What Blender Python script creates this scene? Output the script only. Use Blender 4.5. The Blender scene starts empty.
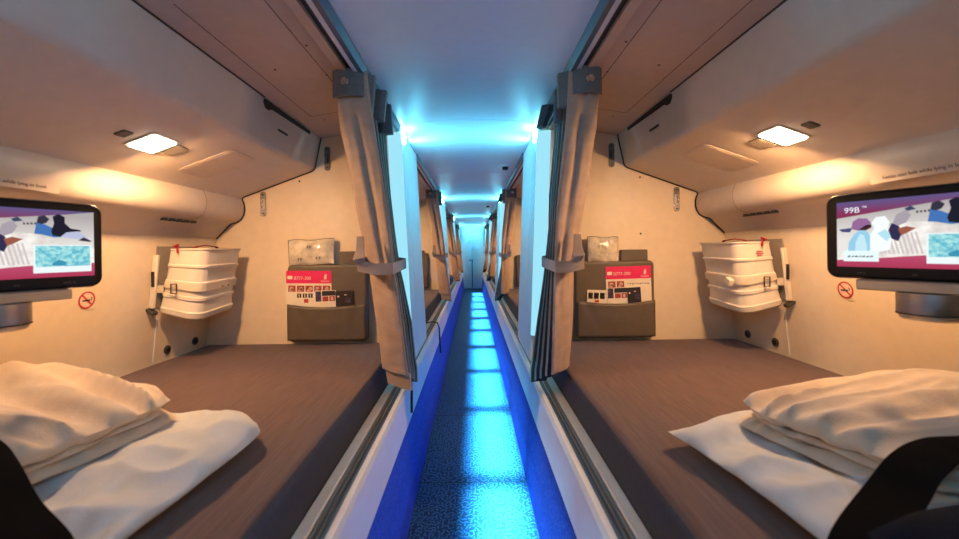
import bpy, bmesh, math, random
from mathutils import Vector, Matrix, noise
C = bpy.context.scene.collection
SC = bpy.context.scene
rnd = random.Random(7)

# ------------------------------------------------------------------ materials
def srgb(r, g, b):
    f = lambda c: (c/255/12.92) if c/255 <= .04045 else ((c/255+.055)/1.055)**2.4
    return (f(r), f(g), f(b))

def mat(name, col, rough=.5, metal=0., var=.06, vscale=30., bump=.0, bscale=200., stretch=(1, 1, 1), spec=.5, alpha=1., trans=0., sheen=0.):
    m = bpy.data.materials.new(name); m.use_nodes = True
    nt = m.node_tree; N = nt.nodes; L = nt.links
    p = N['Principled BSDF']
    tc = N.new('ShaderNodeTexCoord'); mp = N.new('ShaderNodeMapping'); mp.inputs['Scale'].default_value = stretch
    L.new(tc.outputs['Object'], mp.inputs['Vector'])
    n = N.new('ShaderNodeTexNoise'); n.inputs['Scale'].default_value = vscale; n.inputs['Detail'].default_value = 4
    L.new(mp.outputs[0], n.inputs['Vector'])
    r = N.new('ShaderNodeValToRGB')
    r.color_ramp.elements[0].position = .3; r.color_ramp.elements[1].position = .7
    r.color_ramp.elements[0].color = (*[max(0, c*(1-var)) for c in col], 1)
    r.color_ramp.elements[1].color = (*[min(1, c*(1+var)) for c in col], 1)
    L.new(n.outputs['Fac'], r.inputs['Fac']); L.new(r.outputs[0], p.inputs['Base Color'])
    p.inputs['Roughness'].default_value = rough; p.inputs['Metallic'].default_value = metal
    p.inputs['Specular IOR Level'].default_value = spec
    p.inputs['Alpha'].default_value = alpha; p.inputs['Transmission Weight'].default_value = trans
    p.inputs['Sheen Weight'].default_value = sheen
    if bump:
        n2 = N.new('ShaderNodeTexNoise'); n2.inputs['Scale'].default_value = bscale; n2.inputs['Detail'].default_value = 3
        L.new(mp.outputs[0], n2.inputs['Vector'])
        b = N.new('ShaderNodeBump'); b.inputs['Strength'].default_value = bump; b.inputs['Distance'].default_value = .002
        L.new(n2.outputs['Fac'], b.inputs['Height']); L.new(b.outputs[0], p.inputs['Normal'])
    return m

def emit(name, col, strength=1.):
    m = bpy.data.materials.new(name); m.use_nodes = True
    nt = m.node_tree; N = nt.nodes; N.remove(N['Principled BSDF'])
    e = N.new('ShaderNodeEmission'); e.inputs[0].default_value = (*col, 1); e.inputs[1].default_value = strength
    nt.links.new(e.outputs[0], N['Material Output'].inputs[0])
    return m

def carpet(name, base, grain, scale, rough, lw=.16, ll=.5, coat=0.):
    m = bpy.data.materials.new(name); m.use_nodes = True
    nt = m.node_tree; N = nt.nodes; L = nt.links; p = N['Principled BSDF']
    tc = N.new('ShaderNodeTexCoord')
    v = N.new('ShaderNodeTexVoronoi'); v.inputs['Scale'].default_value = scale; v.inputs['Randomness'].default_value = .75
    L.new(tc.outputs['Object'], v.inputs['Vector'])
    sc = N.new('ShaderNodeVectorMath'); sc.operation = 'SUBTRACT'
    L.new(tc.outputs['Object'], sc.inputs[0]); L.new(v.outputs['Position'], sc.inputs[1])
    s2 = N.new('ShaderNodeVectorMath'); s2.operation = 'SCALE'; s2.inputs['Scale'].default_value = scale
    L.new(sc.outputs[0], s2.inputs[0])
    ang = N.new('ShaderNodeSeparateColor'); L.new(v.outputs['Color'], ang.inputs[0])
    am = N.new('ShaderNodeMath'); am.operation = 'MULTIPLY'; am.inputs[1].default_value = 6.283; L.new(ang.outputs[0], am.inputs[0])
    rot = N.new('ShaderNodeVectorRotate'); rot.rotation_type = 'AXIS_ANGLE'; rot.inputs['Axis'].default_value = (0, 0, 1)
    L.new(s2.outputs[0], rot.inputs['Vector']); L.new(am.outputs[0], rot.inputs['Angle'])
    xyz = N.new('ShaderNodeSeparateXYZ'); L.new(rot.outputs[0], xyz.inputs[0])
    def absmask(sock, lim):
        a = N.new('ShaderNodeMath'); a.operation = 'ABSOLUTE'; L.new(sock, a.inputs[0])
        mr = N.new('ShaderNodeMapRange'); mr.inputs['From Min'].default_value = lim*.75; mr.inputs['From Max'].default_value = lim*1.25
        mr.inputs['To Min'].default_value = 1; mr.inputs['To Max'].default_value = 0
        L.new(a.outputs[0], mr.inputs['Value']); return mr.outputs[0]
    mu = N.new('ShaderNodeMath'); mu.operation = 'MULTIPLY'
    L.new(absmask(xyz.outputs[0], ll), mu.inputs[0]); L.new(absmask(xyz.outputs[1], lw), mu.inputs[1])
    mx = N.new('ShaderNodeMix'); mx.data_type = 'RGBA'
    mx.inputs['A'].default_value = (*base, 1); mx.inputs['B'].default_value = (*grain, 1)
    L.new(mu.outputs[0], mx.inputs['Factor']); L.new(mx.outputs['Result'], p.inputs['Base Color'])
    b = N.new('ShaderNodeBump'); b.inputs['Strength'].default_value = .35; b.inputs['Distance'].default_value = .002
    L.new(mu.outputs[0], b.inputs['Height']); L.new(b.outputs[0], p.inputs['Normal'])
    p.inputs['Roughness'].default_value = rough; p.inputs['Specular IOR Level'].default_value = .25
    return m

M = {}
M['cream'] = mat('cream_laminate', (.78, .63, .45), .45, bump=.04, bscale=350, var=.03)
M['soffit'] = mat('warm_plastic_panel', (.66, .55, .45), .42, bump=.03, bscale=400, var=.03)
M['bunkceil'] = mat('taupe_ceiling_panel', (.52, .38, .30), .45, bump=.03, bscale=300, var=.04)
M['aisleceil'] = mat('aisle_ceiling_panel', (.72, .78, .86), .33, bump=.02, bscale=300, var=.02)
M['panel'] = mat('white_wall_panel', (.82, .87, .89), .4, bump=.02, bscale=300, var=.02)
M['sill'] = mat('white_sill_paint', (.72, .74, .78), .35, var=.03)
M['beige'] = mat('beige_trim', (.78, .70, .60), .45, var=.04)
M['chan'] = mat('grey_rail_plastic', (.16, .165, .165), .45, var=.06)
M['alu'] = mat('brushed_aluminium', (.52, .48, .43), .40, 1., var=.08, vscale=12, stretch=(1, 1, 60))
M['rail'] = mat('blue_grey_rail', (.05, .08, .125), .35, 0., var=.05)
M['pale_rail'] = mat('pale_rail_lip', (.60, .68, .76), .4, var=.04)
M['dark'] = mat('dark_gasket', (.018, .014, .012), .6)
M['black'] = mat('black_plastic', (.006, .006, .008), .38, spec=.25, var=.1)
M['floor'] = carpet('aisle_carpet', (.007, .024, .072), (.045, .12, .25), 62, .5, .17, .52)
M['kick'] = carpet('blue_kick_carpet', (.02, .05, .36), (.05, .10, .55), 120, .7, .2, .5)
M['mattress'] = mat('brown_mattress_fabric', (.105, .055, .043), .85, var=.25, vscale=120, bump=.5, bscale=900, stretch=(1, .06, 1), sheen=.15)
M['mside'] = mat('shaded_mattress_side', (.045, .042, .045), .8, var=.15, vscale=100, bump=.3, bscale=500)  # shade on the mattress side painted in as a darker colour
M['pad'] = mat('taupe_leather', (.115, .088, .066), .48, var=.08, vscale=20, bump=.12, bscale=260)
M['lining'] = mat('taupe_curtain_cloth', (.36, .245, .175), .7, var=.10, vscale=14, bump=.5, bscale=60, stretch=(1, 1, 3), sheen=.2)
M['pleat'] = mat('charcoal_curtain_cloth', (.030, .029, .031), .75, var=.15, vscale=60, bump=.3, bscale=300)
M['hem'] = mat('beige_curtain_hem', (.42, .31, .23), .7, var=.08, vscale=60, bump=.3, bscale=200)
M['header'] = mat('grey_header_tape', (.13, .115, .105), .6, var=.1, vscale=80, bump=.3, bscale=400)
M['white_kit'] = mat('ivory_moulded_plastic', (.74, .66, .56), .38, var=.03)
M['strap'] = mat('cream_webbing', (.72, .62, .48), .7, var=.08, vscale=200, bump=.4, bscale=700)
M['red'] = mat('red_webbing', (.42, .02, .03), .6, var=.15)
M['grey'] = mat('grey_bracket_paint', (.34, .29, .24), .45, var=.05)
M['blanket'] = mat('beige_fleece', (.60, .475, .35), .95, var=.08, vscale=26, bump=.5, bscale=240, sheen=.4)
M['pillow'] = mat('white_pillow_cotton', (.57, .58, .59), .85, var=.03, vscale=20, bump=.25, bscale=160)
M['navy'] = mat('navy_bag_canvas', (.006, .008, .014), .9, spec=.08, var=.2, vscale=60, bump=.4, bscale=500)
M['webbing'] = mat('black_belt_webbing', (.003, .003, .004), .9, spec=.05, var=.2, vscale=200, bump=.4, bscale=700)
M['paper'] = mat('cream_card', (.80, .70, .56), .5, var=.04)
M['magenta'] = mat('magenta_print', (.72, .012, .12), .45, var=.04)
M['ink'] = mat('dark_ink', (.015, .012, .02), .5)
M['inkred'] = mat('red_brown_ink', (.35, .05, .04), .5, var=.3, vscale=90)
M['inkpic'] = mat('dark_photo_print', (.05, .04, .10), .4, var=.9, vscale=90)
M['skinink'] = mat('pale_print', (.75, .5, .42), .5, var=.1)
M['signred'] = mat('red_sign_ink', (.50, .03, .03), .5)
M['signpink'] = mat('pale_sign_film', (.86, .62, .50), .5)
M['brownink'] = mat('brown_lettering', (.10, .055, .03), .6)
M['steel'] = mat('polished_steel', (.62, .58, .52), .22, 1., var=.05)
M['lamp'] = emit('warm_lamp_diffuser', (1., .80, .52), 26)
M['strip'] = emit('cyan_strip_diffuser', (.34, .76, .92), 1.05)
M['cove'] = emit('cyan_cove_diffuser', (.16, .78, 1.0), 60)
M['wrap'] = mat('clear_plastic_wrap', (.64, .56, .44), .14, var=.35, vscale=16, bump=1., bscale=40, spec=.8)
M['door'] = mat('pale_door_panel', (.78, .88, .92), .4, var=.02)
M['lens'] = mat('dark_vent_plastic', (.05, .045, .04), .5)
M['vent'] = mat('taupe_vent', (.20, .165, .13), .6)

# ------------------------------------------------------------------ mesh builder
class MB:
    def __init__(s): s.v = []; s.f = []; s.m = []; s.cur = 0
    def use(s, i): s.cur = i; return s
    def add(s, vs, fs):
        o = len(s.v); s.v += [tuple(v) for v in vs]
        for f in fs: s.f.append([o+i for i in f]); s.m.append(s.cur)
        return s
    def box(s, x0, x1, y0, y1, z0, z1):
        vs = [(x, y, z) for x in (x0, x1) for y in (y0, y1) for z in (z0, z1)]
        return s.add(vs, [(0, 1, 3, 2), (4, 6, 7, 5), (0, 4, 5, 1), (2, 3, 7, 6), (0, 2, 6, 4), (1, 5, 7, 3)])
    def obox(s, mtx, hx, hy, hz):
        vs = [mtx @ Vector((x, y, z)) for x in (-hx, hx) for y in (-hy, hy) for z in (-hz, hz)]
        return s.add(vs, [(0, 1, 3, 2), (4, 6, 7, 5), (0, 4, 5, 1), (2, 3, 7, 6), (0, 2, 6, 4), (1, 5, 7, 3)])
    def prism(s, prof, y0, y1):
        n = len(prof)
        vs = [(x, y0, z) for x, z in prof] + [(x, y1, z) for x, z in prof]
        return s.add(vs, [tuple(range(n)), tuple(range(2*n-1, n-1, -1))] + [(i, (i+1) % n, n+(i+1) % n, n+i) for i in range(n)])
    def ext(s, pts, mtx, d):
        n = len(pts)
        vs = [mtx @ Vector((x, y, 0)) for x, y in pts] + [mtx @ Vector((x, y, d)) for x, y in pts]
        return s.add(vs, [tuple(range(n-1, -1, -1)), tuple(range(n, 2*n))] + [(i, (i+1) % n, n+(i+1) % n, n+i) for i in range(n)])
    def loft(s, rings, cap=True, closed=True):
        n = len(rings[0]); vs = [p for r in rings for p in r]; fs = []
        for k in range(len(rings)-1):
            for i in range(n if closed else n-1):
                j = (i+1) % n; fs.append((k*n+i, k*n+j, (k+1)*n+j, (k+1)*n+i))
        if cap: fs += [tuple(range(n-1, -1, -1)), tuple((len(rings)-1)*n+i for i in range(n))]
        return s.add(vs, fs)
    def lathe(s, prof, mtx, n=32):
        rings = [[mtx @ Vector((r*math.cos(2*math.pi*i/n), r*math.sin(2*math.pi*i/n), h)) for i in range(n)] for r, h in prof]
        return s.loft(rings)
    def tube(s, path, r, n=8, flat=1., up=Vector((0, 0, 1))):
        P = [Vector(p) for p in path]; rings = []
        for i, p in enumerate(P):
            t = (P[min(i+1, len(P)-1)] - P[max(i-1, 0)]).normalized()
            a = t.cross(up); a = a.normalized() if a.length > 1e-4 else t.cross(Vector((1, 0, 0))).normalized()
            b = a.cross(t)
            rings.append([p + a*r*math.cos(2*math.pi*k/n) + b*r*flat*math.sin(2*math.pi*k/n) for k in range(n)])
        return s.loft(rings)
    def grid(s, fn, nu, nv):
        vs = [fn(i/nu, j/nv) for i in range(nu+1) for j in range(nv+1)]
        return s.add(vs, [(i*(nv+1)+j, (i+1)*(nv+1)+j, (i+1)*(nv+1)+j+1, i*(nv+1)+j+1) for i in range(nu) for j in range(nv)])
    def build(s, name, mats, parent=None, smooth=None, bevel=0, bseg=2, subd=0, weld=True):
        me = bpy.data.meshes.new(name); me.from_pydata(s.v, [], s.f)
        mats = mats if isinstance(mats, (list, tuple)) else [mats]
        for m in mats: me.materials.append(M[m] if isinstance(m, str) else m)
        me.polygons.foreach_set('material_index', s.m)
        bm = bmesh.new(); bm.from_mesh(me)
        if weld: bmesh.ops.remove_doubles(bm, verts=bm.verts, dist=1e-6)
        bmesh.ops.recalc_face_normals(bm, faces=bm.faces); bm.to_mesh(me); bm.free()
        if smooth is not None:
            me.polygons.foreach_set('use_smooth', [True]*len(me.polygons))
            me.set_sharp_from_angle(angle=math.radians(smooth))
        o = bpy.data.objects.new(name, me); C.objects.link(o)
        if parent: o.parent = parent
        if bevel:
            b = o.modifiers.new('bevel', 'BEVEL'); b.width = bevel; b.segments = bseg; b.limit_method = 'ANGLE'; b.angle_limit = math.radians(40)
            if smooth is None:
                me.polygons.foreach_set('use_smooth', [True]*len(me.polygons)); me.set_sharp_from_angle(angle=math.radians(50))
        if subd:
            d = o.modifiers.new('sub', 'SUBSURF'); d.levels = subd; d.render_levels = subd
        return o

def tag(o, label, cat, group=None):
    o['label'] = label; o['category'] = cat
    if group: o['group'] = group
    return o
def thing(name, label, cat, loc=(0, 0, 0), group=None):
    o = bpy.data.objects.new(name, None); C.objects.link(o); o.location = loc; o.empty_display_size = .05
    return tag(o, label, cat, group)
def struct(o): o['kind'] = 'structure'; return o
def frame(o, r, u):
    r = Vector(r).normalized(); u = Vector(u); n = r.cross(u).normalized(); u = n.cross(r).normalized()
    return Matrix(((r.x, u.x, n.x, o[0]), (r.y, u.y, n.y, o[1]), (r.z, u.z, n.z, o[2]), (0, 0, 0, 1)))
def rrect(x0, x1, y0, y1, r, k=5):
    pts = []
    for cx, cy, a in ((x1-r, y1-r, 0), (x0+r, y1-r, 90), (x0+r, y0+r, 180), (x1-r, y0+r, 270)):
        for i in range(k+1):
            t = math.radians(a+90*i/k); pts.append((cx+r*math.cos(t), cy+r*math.sin(t)))
    return pts
def circ(cx, cy, r, n=24): return [(cx+r*math.cos(2*math.pi*i/n), cy+r*math.sin(2*math.pi*i/n)) for i in range(n)]
def text(name, body, mtx, size, m, parent, align='LEFT', extr=.0002, sx=1.):
    cu = bpy.data.curves.new('t', 'FONT'); cu.body = body; cu.size = size; cu.align_x = align; cu.extrude = extr
    t = bpy.data.objects.new('t', cu); C.objects.link(t)
    bpy.context.view_layer.update()
    me = bpy.data.meshes.new_from_object(t.evaluated_get(bpy.context.evaluated_depsgraph_get()))
    bpy.data.objects.remove(t); bpy.data.curves.remove(cu)
    me.transform(mtx @ Matrix.Diagonal((sx, 1, 1, 1)))
    me.materials.clear(); me.materials.append(M[m] if isinstance(m, str) else m)
    o = bpy.data.objects.new(name, me); C.objects.link(o); o.parent = parent
    return o

PITCH = 2.6
SIDE = {-1: 'left', 1: 'right'}
BULK = [1.95 + PITCH*k for k in range(-1, 4)]      # bunk-end faces of the bulkheads
BD = .55
YN, YE = -1.2, 10.4

# ------------------------------------------------------------------ setting
b = MB(); b.box(-.30, .30, YN, YE, -.03, 0); struct(b.build('floor', 'floor'))
# floor seams
b = MB()
for y in (1.72, 2.42, 3.9, 5.4, 7.4): b.box(-.23, .23, y, y+.004, 0, .0008)
struct(b.build('trim_1', 'dark'))
SEAM = [1.925, 3.24, 4.525, 5.84, 7.125, 8.44, 9.725]
ys = [YN] + SEAM + [YE]
for i in range(len(ys)-1):
    b = MB(); prof = []
    n = 12
    for k in range(n+1):
        x = -.36+.72*k/n; prof.append((x, 1.60+.03*(1-(x/.36)**2)))
    prof += [(.36, 1.68), (-.36, 1.68)]
    b.prism(prof, ys[i]+.002, ys[i+1]-.002); struct(b.build('ceiling' if i == 0 else 'ceiling_%d' % (i+1), 'aisleceil', smooth=30))
b = MB(); b.box(-.5, .5, YN, YE, 1.68, 1.70); struct(b.build('ceiling_backing', 'dark'))

for s in (-1, 1):
    S = SIDE[s]; X = lambda pts: [(s*x, z) for x, z in pts]
    # kick wall in blue carpet, sill panel, sill rails
    b = MB(); b.prism(X([(.23, 0), (.252, .325), (.32, .325), (.32, 0)]), YN, YE); struct(b.build('wall_%s_kick' % S, 'kick'))
    b = MB(); b.prism(X([(.248, .32), (.258, .44), (.266, .45), (.280, .45), (.280, .32)]), YN, YE); struct(b.build('trim_%s_sill' % S, 'sill', smooth=25))
    b = MB()
    b.prism(X([(.280, .43), (.280, .444), (.2865, .4485), (.290, .444), (.290, .43)]), YN, YE)
    b.prism(X([(.290, .42), (.290, .437), (.308, .437), (.308, .42)]), YN, YE)
    b.prism(X([(.308, .42), (.308, .446), (.3115, .449), (.315, .446), (.315, .42)]), YN, YE)
    struct(b.build('trim_%s_track' % S, 'chan', smooth=25))
    b = MB(); b.prism(X([(.2995, .436), (.2995, .441), (.3035, .441), (.3035, .436)]), YN, YE); struct(b.build('trim_%s_ridge' % S, 'alu'))
    b = MB(); b.prism(X([(.3165, .40), (.3165, .450), (.346, .450), (.346, .40)]), YN, YE); struct(b.build('trim_%s_strip' % S, 'beige', bevel=.003))
    b = MB(); b.prism(X([(.30, .38), (.30, .42), (1.35, .42), (1.35, .38)]), YN, YE); struct(b.build('floor_%s_bunk' % S, 'dark'))
    # outer side wall
    b = MB(); b.prism(X([(1.290, .40), (1.290, .56), (1.238, 1.075), (1.34, 1.075), (1.34, .40)]), YN, YE); struct(b.build('wall_%s' % S, 'cream'))
    # ceiling rail: dark blue outer lip, bright aluminium strip, black groove
    for k, y0 in enumerate(BULK):
        ya, yb = (y0+BD, y0+PITCH) if k < 4 else (y0+BD, YE)
        if k == 4: continue
        b = MB(); b.prism(X([(.328, 1.60), (.335, 1.575), (.350, 1.575), (.350, 1.62), (.328, 1.62)]), ya-.6 if k == 0 else ya, yb-.03)
        b.use(1).prism(X([(.3505, 1.575), (.3505, 1.62), (.366, 1.62), (.366, 1.578)]), ya-.6 if k == 0 else ya, yb-.03)
        b.use(2).prism(X([(.3665, 1.592), (.3665, 1.62), (.388, 1.62), (.388, 1.592)]), ya-.6 if k == 0 else ya, yb-.03)
        b.use(3).prism(X([(.3885, 1.58), (.3885, 1.62), (.42, 1.62), (.42, 1.585)]), ya-.6 if k == 0 else ya, yb-.01)
        struct(b.build('trim_%s_curtain_rail' % S if k == 0 else 'trim_%s_curtain_rail_%d' % (S, k+1), ['rail', 'pale_rail', 'dark', 'bunkceil']))
        # bunk ceiling panel
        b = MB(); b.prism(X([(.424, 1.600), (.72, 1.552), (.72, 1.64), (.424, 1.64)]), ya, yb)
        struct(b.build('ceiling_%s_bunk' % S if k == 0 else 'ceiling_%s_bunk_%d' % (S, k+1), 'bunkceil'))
        # soffit over the outer half of the bunk
        prof = [(.722, 1.560), (.724, 1.545), (.752, 1.412), (.760, 1.398), (.774, 1.391), (1.100, 1.272), (1.110, 1.262), (1.103, 1.245), (1.098, 1.225), (1.098, 1.205), (1.103, 1.182),
                (1.115, 1.162), (1.135, 1.149), (1.165, 1.142), (1.236, 1.070), (1.34, 1.070), (1.34, 1.64), (.722, 1.64)]
        b = MB(); b.prism(X(prof), ya, yb-.006)
        struct(b.build('ceiling_%s_soffit' % S if k == 0 else 'ceiling_%s_soffit_%d' % (S, k+1), 'soffit', smooth=35))
        if k == 0:
            b = MB(); b.tube([(s*x, yb-.004, z) for x, z in prof[:15]], .0045, 6, up=Vector((0, 1, 0)))
            struct(b.build('trim_%s_gasket' % S, 'dark', smooth=60))
            b = MB(); b.prism(X([(.7165, 1.552), (.7165, 1.570), (.7225, 1.570), (.7225, 1.5505)]), ya, yb-.53)
            struct(b.build('trim_%s_soffit_gap' % S, 'dark'))
            b = MB(); b.tube([(s*(x+.0002), 1.67, z) for x, z in prof[6:14]], .0012, 6, up=Vector((0, 1, 0)))
            struct(b.build('trim_%s_soffit_seam' % S, 'vent', smooth=60))
    # bulkheads with their white aisle panels
    for k, y0 in enumerate(BULK):
        b = MB(); b.prism(X([(.350, 1.66), (.302, .42), (1.34, .42), (1.34, 1.66)]), y0, y0+BD)
        struct(b.build('wall_%s_bulkhead' % S if k == 0 else 'wall_%s_bulkhead_%d' % (S, k+1), 'cream', bevel=.004))
        b = MB()
        for ya, yb in ((.014, .172), (.179, .435), (.442, BD)):
            b.prism(X([(.334, 1.598), (.284, .452), (.304, .452), (.349, 1.598)]), y0+ya, y0+yb)
        struct(b.build('wall_%s_panel' % S if k == 0 else 'wall_%s_panel_%d' % (S, k+1), 'panel', bevel=.004))
        b = MB(); b.prism(X([(.334, 1.60), (.340, 1.57), (.356, 1.57), (.356, 1.63)]), y0+.10, y0+BD)
        struct(b.build('trim_%s_top' % S if k == 0 else 'trim_%s_top_%d' % (S, k+1), 'rail'))

# end wall with double door and near end wall
b = MB(); b.box(-1.4, 1.4, YE, YE+.06, -.03, 1.7); struct(b.build('wall_back', 'door'))
b = MB(); b.box(-1.4, 1.4, YN-.06, YN, -.03, 1.7); struct(b.build('wall_front', 'panel'))
d = bpy.data.objects.new('door_1', None); C.objects.link(d); d.location = (0, YE, 0); d['kind'] = 'structure'
b = MB()
for x0, x1 in ((-.30, -.025), (.0, .30)): b.box(x0, x1, -.02, 0, .02, 1.52)
b.build('door_leaf', 'door', d, bevel=.008)
b = MB()
for x0, x1 in ((-.25, -.07), (.06, .25)):
    b.ext(rrect(x0, x1, .25, 1.15, .02), frame((0, -.021, 0), (1, 0, 0), (0, 0, 1)), -.004)
b.build('door_recess', 'panel', d)
b = MB(); b.box(-.024, -.002, -.03, 0, .02, .75); b.box(-.09, -.05, -.05, -.021, .72, .75); b.build('door_handle', 'rail', d, bevel=.003)

# ------------------------------------------------------------------ lights
def strip(s, k):
    y = BULK[k]-.004
    t = thing('strip_light', 'glowing cyan upright light strip on the %s aisle wall, %s' % (SIDE[s], ('nearest and behind the camera', 'beside the nearest curtain', 'beside the second curtain', 'beside the third curtain', 'beside the farthest curtain')[k]), 'light', (s*.305, y, 1.0), 'upright aisle light strips')
    lean = lambda z: s*(.284+(z-.452)*(.05/1.146)-.305)
    R_ = .062; RY = .030  # diffuser widened: its outer glow stands in for the lit panel edge
    b = MB(); rings = []
    for z in (-.425, .575):
        x = lean(z+1.0); rings.append([(x+s*.001, .016, z), (x+s*.040, .016, z), (x+s*.085, .0145, z), (x+s*.085, -.010, z), (x+s*.0625, -.010, z)])
    b.loft(rings); b.build('housing', 'panel', t)
    b = MB(); rings = []
    for z in (-.42, .575):
        x = lean(z+1.0); rings.append([(x+s*R_*(1-math.cos(a)), .016-RY*math.sin(a), z) for a in [math.pi/2*q/8 for q in range(9)]]+[(x+s*R_, .0155, z)])
    b.loft(rings); b.build('diffuser', 'strip', t, smooth=40)
    b = MB(); x = lean(1.575)-s*.0015
    b.loft([[(x, .0165, z), (x-s*.010*(z > .56), .0165, z), (x-s*.010*(z > .56), .098, z), (x, .098, z)] for z in (.530, .585)]) if False else b.box(min(x, x-s*.008), max(x, x-s*.008), .0165, .098, .545, .588)
    b.build('cove_lens', 'cove', t)
for k in range(5):
    for s in (-1, 1): strip(s, k)

def area(name, loc, rot, sx, sy, power, col, spread=180):
    l = bpy.data.lights.new(name, 'AREA'); l.shape = 'RECTANGLE'; l.size = sx; l.size_y = sy; l.energy = power; l.color = col; l.spread = math.radians(spread)
    o = bpy.data.objects.new(name, l); C.objects.link(o); o.location = loc; o.rotation_euler = rot
    return o
# added fixtureless lamps making the bright floor patches, right of the centre line
FLOOR_FILL_Y = [.55, 1.35, 2.12, 2.9, 3.7, 4.55, 5.4, 6.3, 7.2, 8.1, 9.0]
for y in FLOOR_FILL_Y:
    area('floor_fill_light', (.108, y, 1.605), (0, 0, 0), .18, .68, 19.0, (.12, .68, 1.), 7)

# added cyan fill lamps, no fixture, brightening ceiling and panels from every panel top
for k in range(5):
    for s in (-1, 1):
        l = area('aisle_fill_lamp', (s*.322, BULK[k]+.26, 1.565), (0, 0, 0), .03, .46, 8.0 if k in (0, 4) else 4.0, (.26, .62, 1.) if k == 0 else (.15, .72, 1.), 180)
        l.rotation_euler = Vector((s*.9, -.6 if k == 0 else 0, -.55 if k == 0 else -.45)).to_track_quat('Z', 'Y').to_euler()

for s in (-1, 1):
    for k in range(1, 5):
        y0 = BULK[k]-1.95
        a = math.atan2(.127, .35)                      # slope of the soffit underside
        U = Vector((s*math.cos(a), 0, -math.sin(a)))   # outwards along the slope
        o = Vector((s*.938, y0+1.19, 1.395-.127*(.938-.763)/.35-.0005))
        t = thing('reading_light', ('square lit reading light in the soffit above the %s bed' % SIDE[s]) if k == 1 else 'reading light above %s bunk number %d along the aisle' % (SIDE[s], k), 'light', o, 'reading lights')
        F = frame((0, 0, 0), U, (0, 1, 0))
        if F.col[2].z > 0: F = frame((0, 0, 0), (0, 1, 0), U)
        sgn = 1
        b = MB(); b.ext(rrect(-.049, .049, -.052, .052, .010), F, .004); b.build('bezel', 'soffit', t, bevel=.0015)
        b = MB(); b.ext(rrect(-.042, .042, -.045, .045, .008), F @ Matrix.Translation((0, 0, .004)), .003); b.build('diffuser', 'lamp', t)
        nrm = F.col[2].to_3d()
        l = area('reading_lamp', o+nrm*.014, (0, 0, 0), .07, .07, 11.0, (1., .56, .25), 180)
        l.rotation_euler = (-(nrm + Vector((s*.06, .34, 0)))).to_track_quat('Z', 'Y').to_euler()
        if k > 1: continue
        yl = Vector((0, 1, 0))
        def onU(du, dv): return o + U*du + yl*dv
        def flat(name, label, cat, du, dv, hx, hy, m, r=.006, h=.004):
            e = MB(); e.ext(rrect(-hx, hx, -hy, hy, r), frame((0, 0, 0), F.col[0].to_3d(), F.col[1].to_3d()), h)
            q = e.build(name, m, None, bevel=.001); q.location = onU(du, dv); return tag(q, label, cat)
        axU = abs(F.col[0].to_3d().dot(U)) > .5
        hw = lambda a_, b_: (a_, b_) if axU else (b_, a_)
        flat('air_vent', 'small grey slotted vent beside the %s reading light' % SIDE[s], 'vent', 0, .088, *hw(.030, .026), 'vent')
        flat('light_sensor', 'small dark square sensor on the near side of the %s reading light' % SIDE[s], 'sensor', 0, -.098, *hw(.016, .016), 'lens', .003)
        g = flat('speaker_panel', 'flush rounded speaker panel in the soffit near the %s bulkhead' % SIDE[s], 'speaker', .0, .31, *hw(.107, .085), 'soffit', .028, .0016)
        e = MB(); e.ext(rrect(*[v for p in zip((-hw(.094, .072)[0], -hw(.094, .072)[1]), hw(.094, .072)) for v in p], .022), frame((0, 0, .0), F.col[0].to_3d(), F.col[1].to_3d()) @ Matrix.Translation((0, 0, .0016)), .0008)
        e.build('grille', 'soffit', g, bevel=.001)
        # louvre lines of the vent
        # latch slot and black gap on the soffit front face
        fd = Vector((s*.043, 0, -.157)).normalized(); fn = Vector((-s*.157, 0, -.043)).normalized()
        e = MB(); mt = frame(Vector((s*.724, 1.63, 1.545))+fn*.0005, (0, 1, 0), fd)
        if mt.col[2].to_3d().dot(fn) < 0: mt = frame(Vector((s*.724, 1.63, 1.545))+fn*.0005, (0, -1, 0), fd)
        e.ext([(-.21, -.004), (.19, -.004), (.19, .010), (.165, .010), (-.15, .016), (-.17, .026), (-.19, .026), (-.21, .01)] if mt.col[0].y > 0 else [(.21, -.004), (-.19, -.004), (-.19, .010), (-.165, .010), (.15, .016), (.17, .026), (.19, .026), (.21, .01)], mt, .003)
        struct(e.build('trim_%s_gap' % SIDE[s], 'dark'))
        e = MB(); mt2 = mt.copy(); mt2.translation = Vector((s*.7405, 1.59, 1.477))+fn*.001
        e.ext(rrect(-.04, .04, -.004, .004, .003), mt2, .003); tag(e.build('latch_slot', 'dark'), 'short dark latch slot on the front face of the %s soffit' % SIDE[s], 'latch')

# ------------------------------------------------------------------ mattresses
for s in (-1, 1):
    for k in range(1, 5):
        if k == 4: continue
        y0 = BULK[k]-2.05+.002; y1 = BULK[k]-.003
        b = MB(); x0, x1 = .348, 1.283
        nu, nv = 24, 40; r = .028
        def top(u, v):
            return (s*(x0+(x1-x0)*u), y0+(y1-y0)*v, .56)
        b.box(s*x0, s*x1, y0, y1, .422, .558)
        o = b.build('mattress', ['mattress', 'mside'], None, bevel=.022, bseg=5)
        for p in o.data.polygons:
            if abs(p.normal.x) > .9: p.material_index = 1
        tag(o, ('dark brown mattress in the nearest %s bunk' % SIDE[s]) if k == 1 else 'brown mattress of the %s bunk, %s along the aisle' % (SIDE[s], {2: 'second', 3: 'third'}[k]), 'mattress', 'bunk mattresses')

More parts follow.
